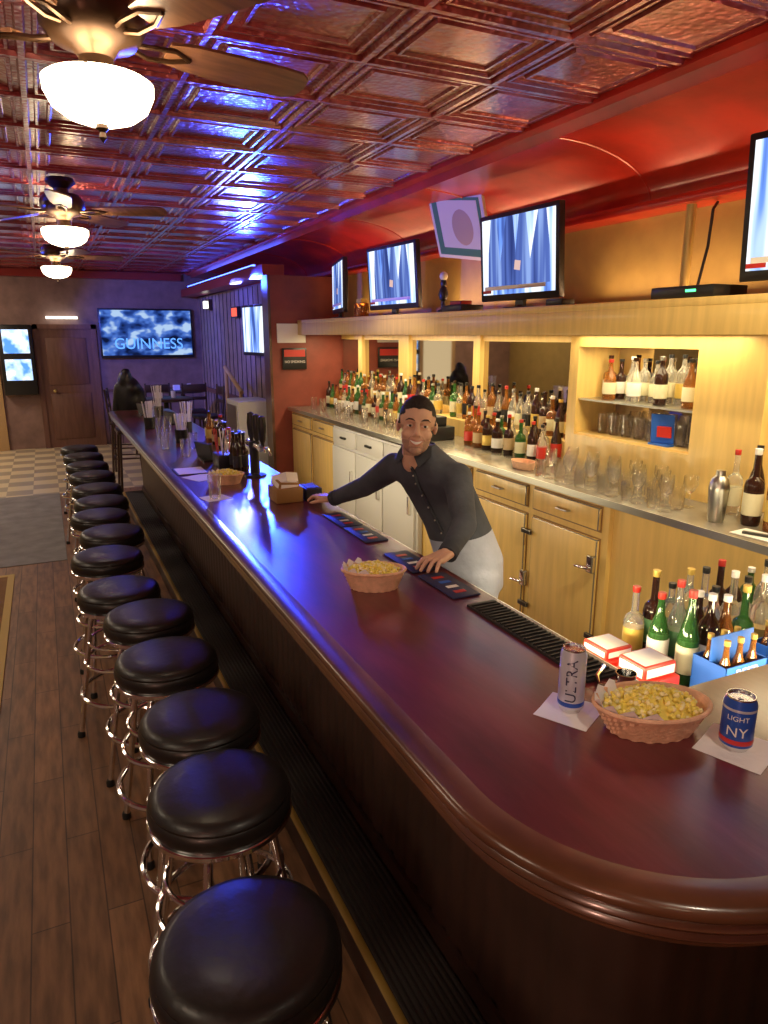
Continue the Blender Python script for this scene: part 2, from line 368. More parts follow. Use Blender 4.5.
for k in range(5):
    a=k*2*pi/5; R=Matrix.Rotation(a,4,'Z')@Matrix.Translation((0,0,ZC-.235))@Matrix.Rotation(math.radians(-13),4,'X')
    o=[(.22,.05),(.30,.068),(.45,.076),(.62,.080),(.69,.076),(.725,.05),(.735,.0)]
    ol=[(x,y) for x,y in o]+[(x,-y) for x,y in reversed(o[:-1])]
    b.rings([[R@Vector((x,y,z)) for x,y in ol] for z in (-.005,.005)],'blade')
    for s_ in (-1,1): b.tube([R@Vector(p) for p in ((.11,s_*.01,-.01),(.17,s_*.03,-.015),(.24,s_*.03,-.008),(.30,0,-.008))],.008,'bronze',6)
fan=b.mesh('ceiling_fan')
for (y,rz) in ((2.50,14),(5.87,50),(9.1,5),(-.9,30)): obj('ceiling_fan',fan,(.235,y,0),(0,0,math.radians(rz)))

# ------------------------------------------------------------------ back bar
b=B(); Y0=1.3; Y1=8.18
b.bx(2.6,3.34,Y0,Y1,1.075,1.11,'ctop',bev=.006)
b.bx(2.595,2.603,Y0,Y1,1.072,1.108,'steel')
b.bx(2.68,3.34,Y0,2.76,.0,1.074,'maple')
b.bx(2.65,3.34,2.76,Y1,.08,1.074,'maple'); b.bx(2.72,3.3,2.76,Y1,0,.08,'black')
def panel(y0,y1,z0,z1,m='maple',x=2.65,th=.022): b.bx(x-th,x+.002,y0,y1,z0,z1,m,bev=.006); b.bx(x-.004,x+.003,y0-.008,y1+.008,z0-.008,z1+.008,'mapledark')
def pull(y,z,x=2.626): b.tube([(x,y-.05,z),(x-.025,y-.045,z),(x-.028,y,z),(x-.025,y+.045,z),(x,y+.05,z)],.006,'steel',8)
panel(2.82,3.40,.15,.86); 
panel(2.82,3.40,.91,1.04); pull(3.1,.975)
for y0,y1 in ((3.47,4.05),(4.12,4.75)):
    panel(y0,y1,.91,1.04); pull((y0+y1)/2,.975); panel(y0,y1,.15,.86)
for (y0,y1) in ((6.75,7.4),(7.47,8.12)):
    panel(y0,y1,.91,1.04); pull((y0+y1)/2,.975); panel(y0,y1,.15,.86)
for (y,z) in ((2.84,.72),(3.44,.45)):
    b.box((2.615,y,z),(.03,.05,.10),'chrome',bev=.008); b.cap((2.59,y,z-.02),(2.585,y+.09,z-.03),.012,.008,'chrome')
for (y,z) in ((3.43,.76),(3.43,.28),(2.80,.3)): b.box((2.615,y,z),(.02,.09,.03),'black',bev=.004)
b.build('back_bar_cabinet',ang=30)
b=B(); b.bx(3.13,3.33,3.72,8.1,1.1105,1.25,'maple'); b.build('bottle_riser')
b=B()
b.bx(2.60,2.645,4.84,6.68,.12,1.06,'offwhite',bev=.005)
for k in range(3):
    y0=4.87+k*.605; b.bx(2.575,2.602,y0,y0+.58,.15,.86,'offwhite',bev=.008); b.bx(2.585,2.602,y0,y0+.58,.89,1.04,'offwhite',bev=.006)
    b.box((2.565,y0+.06,.6),(.03,.03,.16),'chrome',bev=.006); b.box((2.575,y0+.29,.965),(.02,.12,.02),'black')
b.build('undercounter_cooler')
b=B()
b.bx(2.75,3.345,1.0,8.18,2.08,2.12,'maple',bev=.006)
b.bx(2.75,2.79,1.0,8.18,1.95,2.082,'maple',bev=.005)
b.bx(2.79,3.345,1.0,8.18,1.95,1.975,'maple')
b.build('overhead_shelf',ang=30)
b=B()
for y,w in ((3.66,.16),(5.1,.10),(6.45,.22),(7.55,.10)): b.bx(3.28,3.345,y-w/2,y+w/2,1.25,1.949,'maple')
b.bx(3.31,3.345,3.7,8.18,1.25,1.32,'maple'); b.bx(3.31,3.345,3.7,8.18,1.90,1.949,'maple')
for y0,y1 in ((3.74,5.05),(5.15,6.34),(6.56,7.5),(7.6,8.17)): b.bx(3.325,3.343,y0,y1,1.32,1.90,'mirror')
b.build('bar_mirror',smooth=False)
b=B()
b.bx(3.0,3.345,2.20,2.60,1.111,1.949,'maple'); b.bx(3.0,3.345,3.50,3.58,1.111,1.949,'maple'); b.bx(3.32,3.345,2.6,3.5,1.111,1.949,'maple')
b.bx(3.0,3.32,2.6,3.5,1.88,1.949,'maple'); b.bx(3.0,3.32,2.6,3.5,1.111,1.34,'maple')
b.bx(3.02,3.32,2.6,3.5,1.555,1.567,'steel'); b.bx(3.02,3.32,2.6,3.5,1.34,1.352,'maple')
b.bx(3.25,3.345,1.3,2.2,1.111,1.949,'maple'); b.bx(3.314,3.319,2.62,3.48,1.36,1.87,'mirror')
b.build('display_cabinet',ang=30)

def bottle(b,x,y,z,h,r,g,l,c,shape=0):
    if shape==0: pr=[(0,0),(r*.95,0),(r,.01),(r,.60*h),(r*.85,.67*h),(r*.42,.75*h),(r*.34,.80*h),(r*.32,.93*h)]
    elif shape==1: pr=[(0,0),(r*.9,0),(r,.02),(r*1.02,.5*h),(r*.9,.58*h),(r*.4,.64*h),(r*.36,.70*h),(r*.34,.92*h)]
    else: pr=[(0,0),(r*.95,0),(r,.01),(r*.96,.5*h),(r*.7,.62*h),(r*.4,.74*h),(r*.33,.85*h),(r*.32,.93*h)]
    b.lathe(pr,(x,y,z),g,14)
    b.lathe([(r*.38,.925*h),(r*.4,.93*h),(r*.4,h),(0,h)],(x,y,z),c,10)
    b.lathe([(r*1.015,.14*h),(r*1.03,.15*h),(r*1.03,.42*h),(r*1.015,.43*h)],(x,y,z),l,14)
GL=['amber','amber','amber','dkbot','dkbot','clear','clear','clear','grbot']
LB=['white','cream','gold','tanlab','black','white','cream','tanlab','red','gold','cream']
CP=['black','black','gold','white','black','steel','dkbot','red']
def rnd_bottle(b,x,y,z,hmin=.26,hmax=.33):
    bottle(b,x,y,z,random.uniform(hmin,hmax),random.uniform(.034,.042),random.choice(GL),random.choice(LB),random.choice(CP),random.randint(0,2))
b=B()
y=3.8
while y<8.0:
    if not (5.35<y<5.6): rnd_bottle(b,3.22,y,1.251)
    y+=random.uniform(.085,.11)
b.build('liquor_bottles')
b=B()
y=3.75
while y<8.05:
    if y<4.9 or y>5.9: rnd_bottle(b,3.07,y,1.111,.24,.31)
    y+=random.uniform(.09,.14)
y=3.75
while y<4.8: rnd_bottle(b,2.95,y,1.111,.24,.30); y+=random.uniform(.1,.15)
b.build('liquor_bottles')
b=B()
y=2.67
while y<3.46: rnd_bottle(b,3.2,y,1.568,.24,.29); y+=.095
y=2.72
while y<3.4: rnd_bottle(b,3.1,y,1.568,.2,.27); y+=.2
b.build('liquor_bottles')
b=B()
for x,y in ((2.92,2.13),(2.93,2.02),(2.83,2.07),(2.82,1.95),(2.93,1.92),(3.08,1.96),(3.04,1.84),(2.90,1.80),(3.1,1.74),(3.15,2.1),(2.93,2.25)): rnd_bottle(b,x,y,1.111,.29,.37)
b.build('liquor_bottles')
def tumbler(b,x,y,z,r=.036,h=.10):
    b.lathe([(0,.004),(r*.8,.0),(r*.84,.006),(r,h),(r-.003,h),(r*.8,.012),(0,.012)],(x,y,z),'glass',14)
def wine(b,x,y,z):
    b.lathe([(0,0),(.032,0),(.03,.004),(.005,.01),(.004,.07),(.02,.085),(.036,.12),(.034,.16),(.032,.16),(.033,.12),(.018,.09),(0,.088)],(x,y,z),'glass',14)
b=B()
for i in range(12):
    for j in range(4 if i>2 else 3):
        x=2.68+j*.082; y=2.42+i*.09+random.uniform(-.01,.01)
        (wine if (i+j)%2==0 else tumbler)(b,x,y,1.111)
b.build('drinking_glasses')
b=B()
for i in range(8): tumbler(b,3.13,2.68+i*.1,1.353,.035,.12); tumbler(b,3.22,2.70+i*.1,1.353,.035,.12)
b.build('drinking_glasses')
b=B()
for i in range(12): tumbler(b,2.74+random.random()*.16,5.75+i*.18,1.111,.034,.11+random.random()*.04)
b.build('drinking_glasses')
b=B(); b.lathe([(0,0),(.032,0),(.036,.01),(.045,.15),(.046,.16),(.044,.17),(.036,.20),(.022,.215),(.02,.24),(0,.245)],(2.74,2.18,1.111),'steel',24); b.build('cocktail_shaker')
b=B(); b.lathe([(.0,0),(.055,0),(.065,.05),(.06,.05),(.05,.01),(0,.01)],(2.74,3.66,1.111),'wicker',20,sy=1.6); b.build('wicker_tray')
b=B(); b.box((3.06,2.84,1.445),(.01,.13,.16),'blue',rot=(0,-.1,.3)); b.box((3.053,2.82,1.43),(.012,.08,.06),'red',rot=(0,-.1,.3)); b.box((3.055,2.84,1.358),(.05,.14,.01),'blue'); b.build('price_sign')
b=B(); b.bx(2.72,3.0,4.95,5.35,1.111,1.22,'black',bev=.01); b.box((2.74,5.15,1.25),(.1,.3,.02),'steel',rot=(0,.5,0)); b.bx(2.8,2.95,5.0,5.3,1.22,1.3,'black',bev=.008); b.build('cash_register')
b=B(); b.box((2.70,1.90,1.114),(.12,.24,.004),'white',rot=(0,0,.1)); b.box((2.69,1.90,1.122),(.02,.16,.010),'black',rot=(0,0,.4)); b.build('clipboard_paper')

def tv(name,w,h,loc,rot,stand=True,scr='scr',text=None,tilt=0):
    b=B(); zb=.06 if stand else 0
    b.box((0,.0,zb+h/2),(w,.05,h),'black',bev=.008)
    b.box((0,.035,zb+h/2),(w*.6,.05,h*.6),'black',bev=.02)
    b.poly([(-w/2+.03,-.0262,zb+.045),(w/2-.03,-.0262,zb+.045),(w/2-.03,-.0262,zb+h-.03),(-w/2+.03,-.0262,zb+h-.03)],scr)
    if stand:
        b.bx(-w/2+.05,w/2-.12,-.0272,-.0262,zb+.075,zb+.10,'white'); b.bx(-w/2+.03,-w/2+.12,-.0276,-.0262,zb+.055,zb+.075,'red')
        f=-.0266; z0=zb+.10; z1=zb+h-.03; H_=z1-z0
        for cx,ww in ((-.16,.15),(.15,.17)):
            b.poly([(cx-ww,f,z0),(cx+ww,f,z0),(cx+ww*.98,f,z0+H_*.5),(cx+ww*.8,f,z1),(cx-ww*.75,f,z1),(cx-ww*.95,f,z0+H_*.5)],'tvskin')
            b.poly([(cx-ww*.1,f-.0004,z0+H_*.35),(cx+ww*.35,f-.0004,z1),(cx-ww*.35,f-.0004,z1)],scr)
        b.poly([(-.03,f-.0006,z0+.10),(.03,f-.0006,z0+.09),(.04,f-.0006,z0+.15),(-.02,f-.0006,z0+.16)],'tvface')
    if tilt:
        bmesh.ops.rotate(b.bm,verts=b.bm.verts,cent=(0,0,zb),matrix=Matrix.Rotation(tilt,3,'X'))
    if stand:
        b.lathe([(0,0),(.16,0),(.15,.015),(.04,.02),(.03,.03)],(0,.0,0),'black',24,sx=1,sy=.6); b.bx(-.04,.04,-.01,.02,.015,.08,'black')
    if text: b.text(text,.27,'txtblue',lambda c:Vector((c.x*.95+.02,-.03,zb+.24+c.y)))
    return b.build(name,loc,rot)
D=math.radians
tv('television',.86,.54,(2.96,7.35,2.1205),(0,0,D(-104)))
tv('television',.88,.56,(2.96,6.0,2.1205),(0,0,D(-86)),tilt=D(4))
tv('television',.80,.57,(2.96,4.08,2.1205),(0,0,D(-86)),tilt=D(4))
tv('television',.95,.60,(2.94,1.83,2.1205),(0,0,D(-82)),tilt=D(4))
tv('wall_television',1.62,.86,(1.74,YF-.075,1.55),(0,0,0),stand=False,scr='scr2',text='GUINNESS')
tv('wall_television',1.05,.66,(2.60,9.35,1.68),(0,0,D(-84)),stand=False)
b=B(); b.bx(2.82,3.05,2.4,2.78,2.125,2.18,'black',bev=.006); b.bx(2.818,2.8205,2.5,2.56,2.15,2.162,emat('green_led',(.1,1,.3),3)); b.build('cable_box')
b=B(); b.tube([(3.2,2.92,2.121),(3.2,2.92,2.625)],.026,'brass',14); b.lathe([(0,0),(.04,0),(.04,.015),(.026,.02)],(3.2,2.92,2.121),'brass',14); b.tube([(3.25,2.8,2.62),(3.2,2.78,2.58),(3.19,2.78,2.4),(3.15,2.8,2.125)],.008,'black',8); b.build('conduit_pipe')
b=B(); b.lathe([(0,0),(.05,0),(.045,.02),(.02,.03),(.015,.09),(.03,.10),(.04,.14),(.03,.18),(.02,.2),(.028,.225),(.02,.25),(0,.26)],(2.92,5.05,2.121),'black',18); b.ico((2.92,5.05,2.40),(.035,.035,.04),'cream',2); b.build('shelf_figurine')
b=B(); b.bx(2.80,2.9,3.45,3.60,2.121,2.16,'black',bev=.006); b.bx(2.82,3.02,4.62,4.9,2.121,2.17,'black',bev=.006); b.box((2.90,4.75,2.185),(.1,.16,.03),'red',bev=.005); b.build('media_player')
b=B(); b.bx(2.88,2.98,6.62,6.78,2.121,2.26,'amber',bev=.01); b.bx(2.9,2.97,6.64,6.76,2.26,2.3,'gold'); b.build('trophy_box')
b=B(); b.box((0,0,0),(.60,.03,.50),'cream',bev=.004); b.box((0,-.017,0),(.53,.006,.44),'green'); b.box((.02,-.021,.02),(.44,.004,.36),'cream'); b.ell((.05,-.022,.0),(.12,.004,.14),'tanlab'); b.tube([(0,.01,.1),(0,.2,.16)],.01,'black',8); b.build('tilted_poster',(3.0,4.95,2.76),(D(24),D(8),D(-78)))

b=B(); b.bx(2.55,2.85,8.165,8.19,1.55,1.80,'black',bev=.004); b.bx(2.57,2.83,8.160,8.166,1.70,1.78,'red'); b.text('NO SMOKING',.04,'white',lambda c:Vector((2.7+c.x,8.158,1.64+c.y))); b.build('wall_sign')
b=B(); b.bx(2.5,2.85,8.185,8.199,1.86,2.08,'white'); b.build('wall_notice')
b=B(); b.bx(2.08,2.52,8.55,9.15,0,1.16,'offwhite',bev=.02); b.bx(2.07,2.085,8.6,9.1,.6,1.1,'steel'); b.build('ice_machine')
b=B(); b.tube([(2.35,9.4,1.2),(2.35,10.3,1.5)],.03,'tandoor',10); b.tube([(2.35,9.45,0),(2.35,9.45,1.25)],.025,'tandoor',10); b.tube([(2.35,10.25,0),(2.35,10.25,1.5)],.025,'tandoor',10); b.build('stair_handrail')

YD=YF-.001
b=B(); b.bx(-.05,.80,YD-.04,YD,0,2.05,'door'); b.bx(.05,.7,YD-.055,YD-.03,1.1,1.9,'door',bev=.01); b.bx(.05,.7,YD-.055,YD-.03,.15,.95,'door',bev=.01); b.ico((.12,YD-.08,1.0),(.03,.03,.03),'brass',2)
for x0,x1 in ((-.13,-.05),(.80,.88)): b.bx(x0,x1,YD-.06,YD,0,2.13,'door')
b.bx(-.13,.88,YD-.06,YD,2.05,2.13,'door'); b.build('door_1')
b=B(); b.bx(-1.6,-.70,YD-.05,YD,0,2.1,'tandoor'); b.bx(-1.5,-.80,YD-.06,YD-.05,.9,1.95,emat('door_window_glow',(1,.8,.5),1.0)); b.build('door_2')
b=B(); b.box((.35,YF-.07,2.24),(.5,.12,.04),'whiteled'); b.build('door_light')
b=B(); b.bx(-.66,-.14,YF-.16,YF-.002,.95,2.12,'black',bev=.02); b.bx(-.60,-.2,YF-.166,YF-.158,1.65,2.04,'jbx'); b.bx(-.60,-.2,YF-.166,YF-.158,1.2,1.55,'jbx'); b.build('wall_jukebox')
b=B(); b.box((2.62,12.6,2.45),(.1,.14,.12),'whiteled'); b.box((2.66,12.6,2.45),(.06,.2,.18),'bronze'); b.build('wall_sconce')
b=B(); b.bx(2.64,2.69,10.6,10.95,2.2,2.36,'black'); b.bx(2.632,2.641,10.63,10.92,2.22,2.34,'redled'); b.build('exit_sign')
b=B(); b.bx(2.44,2.47,8.9,13.3,2.77,2.79,'led'); b.bx(2.42,2.5,8.9,13.3,2.752,2.77,'black'); b.build('led_strip_light')

def table(x,y):
    b=B(); b.lathe([(0,1.02),(.36,1.02),(.38,1.03),(.38,1.05),(.36,1.06),(0,1.06)],(x,y,0),'die',32); b.lathe([(.0,0),(.25,0),(.24,.03),(.04,.05),(.035,1.02)],(x,y,0),'black',20)
    b.lathe([(0,1.062),(.03,1.062),(.035,1.16),(.0,1.16)],(x+.1,y-.05,0),'white',12); b.box((x-.1,y,1.10),(.1,.1,.08),'paper')
    b.build('pub_table')
table(1.55,10.7); table(2.05,12.2)
b=B(); 
for sx in (-1,1):
    for sy in (-1,1): b.tube([(sx*.16,sy*.16,.74),(sx*.2,sy*.2,0)],.016,'die',8)
b.box((0,0,.755),(.40,.40,.05),'black',bev=.02)
for sx in (-.18,.18): b.tube([(sx,.18,.75),(sx,.22,1.22)],.014,'die',8)
b.box((0,.215,1.14),(.38,.02,.12),'die',bev=.008); b.box((0,.21,.98),(.34,.02,.05),'die',bev=.008)
for z in (.25,.4): b.tube([(-.185,-.185,z),(.185,-.185,z)],.01,'die',6); b.tube([(-.185,.185,z),(.185,.185,z)],.01,'die',6); b.tube([(-.185,-.185,z),(-.185,.185,z)],.01,'die',6); b.tube([(.185,-.185,z),(.185,.185,z)],.01,'die',6)
ch=b.mesh('tall_chair')
for x,y,r in ((.95,10.6,1.4),(1.55,11.3,0),(2.15,10.75,-1.5),(1.5,12.4,1.2),(2.1,11.6,3.1)): obj('tall_chair',ch,(x,y,0),(0,0,r))
b=B()
for sx in (-1,1):
    for sy in (-1,1): b.tube([(.93+sx*.16,9.55+sy*.16,.74),(.93+sx*.2,9.55+sy*.2,0)],.016,'die',8)
b.box((.93,9.55,.755),(.40,.40,.05),'black',bev=.02)
c2=B()
c2.ell((.93,9.40,1.18),(.17,.09,.28),'black'); c2.ell((.88,9.40,1.42),(.08,.08,.14),'black',rot=(0,.3,0)); c2.cap((.80,9.40,1.32),(.73,9.40,.98),.055,.04,'black'); c2.cap((1.04,9.40,1.28),(1.12,9.40,.95),.06,.045,'black'); c2.ell((.97,9.38,1.30),(.10,.09,.10),'black',rot=(0,.5,0))
me=remesh(c2,'draped_jacket',.02); b.mi('black'); n0=len(b.bm.faces); b.bm.from_mesh(me); b.bm.faces.ensure_lookup_table(); b.setf(b.bm.faces[n0:],'black'); b.build('chair_with_jacket')

# ------------------------------------------------------------------ items on bar (z=1.07)
ZB=1.0705
def can(name,x,y,r,h,m,txts,ts):
    b=B(); b.lathe([(0,.004),(r*.72,.0),(r*.8,.002),(r,.014),(r,h-.016),(r*.86,h-.004),(r*.86,h),(r*.8,h),(r*.78,h-.005),(0,h-.005)],(0,0,0),['cantop','cantop','cantop',m,m,'cantop','cantop','cantop','cantop'],32)
    b.box((0,-.004,h-.003),(.012,.02,.0015),'cantop')
    for t,z,tm,rotv,sz in txts:
        def f(c,z=z,rotv=rotv):
            cx,cy=(c.x,c.y) if not rotv else (-c.y,c.x)
            a=cx/r; return Vector((math.sin(a)*(r+.0012),-math.cos(a)*(r+.0012),z+cy))
        b.text(t,sz,tm,f)
    b.lathe([(r+.0004,.02),(r+.0006,.021),(r+.0006,.030),(r+.0004,.031)],(0,0,0),'canred' if m=='canblue' else 'canblue',32,cap0=False,cap1=False)
    if m=='canblue': b.lathe([(r+.0004,.097),(r+.0006,.098),(r+.0006,.102),(r+.0004,.103)],(0,0,0),'cansilver',32,cap0=False,cap1=False)
    ang=math.atan2(-y,-x)+pi/2
    return b.build(name,(x,y,ZB+.0015),(0,0,ang))
can('slim_beer_can',1.061,1.185,.031,.163,'cansilver',[('ULTRA',.088,'navy',True,.036)],0)
can('beer_can',1.285,.905,.034,.125,'canblue',[('NY',.050,'white',False,.032),('LIGHT',.082,'white',False,.016)],0)
def napkin(x,y,r,s=.13):
    b=B(); b.box((0,0,.0006),(s,s,.0008),'paper'); b.box((.004,.003,.0011),(s*.97,s*.97,.0005),'paper',rot=(0,0,.05)); b.build('paper_napkin',(x,y,1.0705),(0,0,r))
napkin(1.055,1.18,.5); napkin(1.285,.90,.35,.14); napkin(.78,3.83,.2,.14); napkin(.84,4.45,.4,.2)
def basket(x,y,rz,L,Wd,H):
    b=B(); seg=72; rows=11; rs=[]
    for k in range(rows+1):
        t=k/rows; ring=[]
        for i in range(seg):
            a=2*pi*i/seg; w=1+.022*(1 if (i//2+k)%2 else -1)
            f=(.74+.26*t)*w; ring.append(Vector((L/2*f*math.cos(a),Wd/2*f*math.sin(a),H*t)))
        rs.append(ring)
    for k in range(rows,-1,-1):
        t=k/rows; f=(.74+.26*t)-.05
        rs.append([Vector((L/2*f*math.cos(2*pi*i/seg),Wd/2*f*math.sin(2*pi*i/seg),max(H*t,.006))) for i in range(seg)])
    b.rings(rs,'wicker')
    b.tube([(L/2*math.cos(2*pi*i/48),Wd/2*math.sin(2*pi*i/48),H) for i in range(48)],.0055,'wicker',8,closed=True)
    rs=[]
    for t,f in ((.5,.80),(1.0,.93),(1.22,1.0)):
        rs.append([Vector((L/2*f*math.cos(2.0+2.6*i/20),Wd/2*f*math.sin(2.0+2.6*i/20),H*t+.008*math.sin(i*2.1)*t)) for i in range(21)])
    b.rings(rs,'paper',closed=False)
    for k in range(320):
        a=random.random()*2*pi; q=math.sqrt(random.random())*.84
        hz=H*.72+ (1-q*q)*.040+random.uniform(-.004,.004); s=random.uniform(.005,.009)
        b.ico((L/2*q*math.cos(a),Wd/2*q*math.sin(a),hz),(s,s*random.uniform(.7,1),s*.8),random.choice(['pop','pop','pop2']))
    b.lathe([(0,.006),(.66,.006),(.85,H*.72),(.6,H*.72+.018),(.3,H*.72+.034),(.0,H*.72+.038)],(0,0,0),'pop',24,sx=L/2,sy=Wd/2)
    b.build('snack_basket',(x,y,1.0705),(0,0,rz))
basket(1.175,1.045,-.35,.265,.18,.065)
basket(.985,2.16,-.45,.225,.15,.07)
basket(.93,4.2,-.3,.21,.15,.06)
for y in (2.06,2.36,2.80,3.08):
    b=B(); b.box((1.235,y,1.074),(.11,.26,.006),'navy',bev=.002)
    for k,mn in enumerate(('red','white','blue','red')): b.box((1.235,y-.08+k*.052,1.0775),(.045,.022,.0012),mn)
    b.build('bar_mat')
b=B(); b.bx(1.19,1.295,1.27,1.86,1.0705,1.078,'rubber')
for k in range(28): b.bx(1.195,1.29,1.28+k*.0205,1.286+k*.0205,1.078,1.083,'rubber')
b.build('rubber_drip_mat')
b=B(); b.tube([(1.28,1.24,1.075),(1.24,1.22,1.078),(1.20,1.24,1.08),(1.22,1.27,1.085),(1.27,1.30,1.09)],.006,'chrome',8); b.lathe([(0,0),(.022,0),(.026,.05),(.024,.05),(.02,.004),(0,.004)],(1.25,1.20,1.0705),'chrome',18); b.build('cocktail_jigger')
def pint(x,y,z=1.0705):
    b=B(); b.lathe([(0,0),(.028,0),(.03,.01),(.038,.13),(.036,.13),(.028,.012),(0,.012)],(x,y,z),'glass',18); b.build('pint_glass')
pint(.78,3.83,1.0722)
for (x,y) in ((.88,5.3),(1.0,5.65),(.85,6.3),(1.0,6.9),(.9,7.6),(1.05,7.9),(.80,5.75),(.92,6.75)): pint(x,y)
b=B(); b.box((1.12,3.62,1.111),(.15,.17,.08),'mapledark',bev=.006); b.box((1.12,3.62,1.165),(.12,.13,.05),'paper',rot=(.2,.1,.1),bev=.01); b.box((1.12,3.62,1.19),(.1,.1,.05),'paper',rot=(-.3,.2,.6)); b.build('napkin_holder')
b=B(); b.box((1.255,3.60,1.105),(.09,.15,.069),'black',bev=.004); b.box((1.255,3.60,1.141),(.07,.12,.004),'navy'); b.build('coaster_caddy')
b=B(); b.lathe([(0,0),(.07,0),(.07,.012),(.03,.02),(.03,.18),(.035,.19),(.035,.22),(0,.23)],(1.15,4.35,1.0705),'black',20)
b.tube([(1.15,4.20,1.27),(1.15,4.50,1.27)],.022,'chrome',14)
for k,y in enumerate((4.22,4.35,4.48)):
    b.tube([(1.15,y,1.27),(1.20,y,1.27),(1.22,y,1.22)],.009,'chrome',8)
    b.lathe([(0,0),(.012,0),(.012,.02),(.022,.04),(.028,.12),(.022,.18),(.0,.19)],(1.17,y,1.28),'black',12)
b.build('beer_tap_tower')
b=B(); b.box((1.05,4.78,1.116),(.12,.2,.09),'black',bev=.006)
for k in range(16): 
    x=1.05+random.uniform(-.04,.04); y=4.78+random.uniform(-.08,.08); b.tube([(x,y,1.1),(x+random.uniform(-.03,.03),y+random.uniform(-.03,.03),1.33)],.003,random.choice(['white','black','red']),5)
b.build('straw_caddy')
for (x,y,s) in ((.98,6.05,1),(1.12,6.6,1.2),(1.1,8.2,1.4),(.86,7.1,1.1)):
    b=B(); b.lathe([(0,0),(.05,0),(.055,.11),(.05,.11),(.047,.01),(0,.01)],(0,0,0),'black',16)
    for k in range(22):
        a=random.random()*6.28; q=random.random()*.03; b.tube([(q*math.cos(a),q*math.sin(a),.02),(q*2.2*math.cos(a),q*2.2*math.sin(a),.24*s)],.0035,'white',5)
    b.build('straw_cup',(x,y,1.0705))
for x,y in ((.98,5.10),(1.1,7.4),(.95,8.4)):
    b=B(); b.box((x,y,1.138),(.02,.22,.12),'black',rot=(0,-.2,.3)); b.box((x+.02,y,1.078),(.1,.24,.014),'black'); b.build('menu_stand')
b=B()
for k in range(7): rnd_bottle(b,1.2+random.uniform(-.04,.04),5.25+k*.14,1.0705,.18,.27)
b.build('condiment_bottles')
b=B()
for k in range(4): bottle(b,1.08+.05*(k%2),4.52+k*.02+.06*(k//2),1.0705,.26,.03,'dkbot','black','black',k%3)
b.build('beer_bottles')
b=B(); b.box((.8,4.68,1.0738),(.2,.24,.006),'navy'); b.box((.8,4.68,1.0778),(.18,.22,.002),'paper'); b.build('paper_menu')

# ------------------------------------------------------------------ under-bar station
b=B(); b.bx(1.45,2.55,1.2,1.85,.76,.80,'rubber',bev=.005); b.bx(1.45,2.55,1.83,1.85,.66,.78,'steel')
for x in (1.49,2.51):
    for y in (1.24,1.81): b.tube([(x,y,0),(x,y,.77)],.02,'steel',8)
b.bx(1.5,2.5,1.25,1.8,.25,.28,'steel'); b.build('bar_workstation')
b=B()
for i in range(8):
    for j in range(3):
        x=1.85+i*.087+random.uniform(-.008,.008); y=1.52+j*.12
        g=random.choice(['grbot','amber','clear','clear','clear','dkbot']); bottle(b,x,y,.801,random.uniform(.25,.34),.036,g,random.choice(['white','cream','red','gold','green','blue','white']),random.choice(['white','red','gold','black','white']),random.randint(0,2))
b.build('liquor_bottles')
b=B()
b.bx(1.60,1.76,1.46,1.60,.801,.88,'red',bev=.006); b.bx(1.61,1.75,1.47,1.59,.88,.93,'white',bev=.01); b.bx(1.60,1.76,1.64,1.78,.801,.87,'red',bev=.006); b.bx(1.62,1.74,1.65,1.77,.87,.91,'white',bev=.01)
b.build('napkin_caddy')
def carton(x,y,w=.19):
    b=B(); d=.125
    for x0,x1,y0,y1 in ((x,x+w,y,y+.004),(x,x+w,y+d-.004,y+d),(x,x+.004,y,y+d),(x+w-.004,x+w,y,y+d)): b.bx(x0,x1,y0,y1,.802,.95,'blue')
    b.bx(x,x+w,y,y+d,.801,.805,'blue'); b.bx(x,x+w,y+d/2-.002,y+d/2+.002,.805,1.03,'blue'); b.bx(x+.03,x+w-.03,y-.002,y,.84,.88,'red'); b.text('BEER',.05,'white',lambda c:Vector((x+w/2+c.x,y-.003,.92+c.y)))
    for i in range(3):
        for j in (0,1): bottle(b,x+.033+i*.061,y+.032+j*.061,.806,.22,.026,'amber','white','gold',2)
    b.build('beer_carton')
carton(1.80,1.33); carton(2.06,1.32)

# ------------------------------------------------------------------ bartender
root=empty('bartender',(1.72,2.66,0))
def addp(name,me,mats):
    me.name=name
    for m in mats: me.materials.append(M[m])
    o=obj(name,me); o.parent=root; o.matrix_parent_inverse=Matrix.Translation((-1.72,-2.66,0)); return o
wa=Vector((.42,-.907,0)); fa=Vector((-.907,-.42,0))
b=B()
T=[(.80,1.72,2.67,.165,.115),(.95,1.71,2.68,.172,.125),(1.08,1.665,2.70,.165,.122),(1.20,1.61,2.725,.172,.122),(1.31,1.555,2.745,.185,.122),(1.38,1.525,2.755,.175,.108),(1.425,1.505,2.757,.125,.085),(1.475,1.485,2.742,.068,.062)]
rs=[]
for z,x,y,w,d in T:
    rs.append([Vector((x,y,z))+wa*w*math.copysign(abs(math.cos(a))**.85,math.cos(a))+fa*d*math.copysign(abs(math.sin(a))**.85,math.sin(a)) for a in [2*pi*k/28 for k in range(28)]])
b.rings(rs,'shirt')
LS=Vector((1.585,2.585,1.345)); LE=Vector((1.495,2.375,1.19)); LW=Vector((1.355,2.27,1.115))
RS=Vector((1.44,2.915,1.35)); RE=Vector((1.385,3.14,1.215)); RW=Vector((1.295,3.34,1.12))
N=Vector((1.485,2.745,1.445))
for S,E,W in ((LS,LE,LW),(RS,RE,RW)):
    b.cap(N+(S-N)*.3+Vector((.02,0,-.07)),S,.076,.066,'shirt'); b.cap(S,E,.067,.052,'shirt'); b.cap(E,W-(W-E)*.12,.053,.040,'shirt')
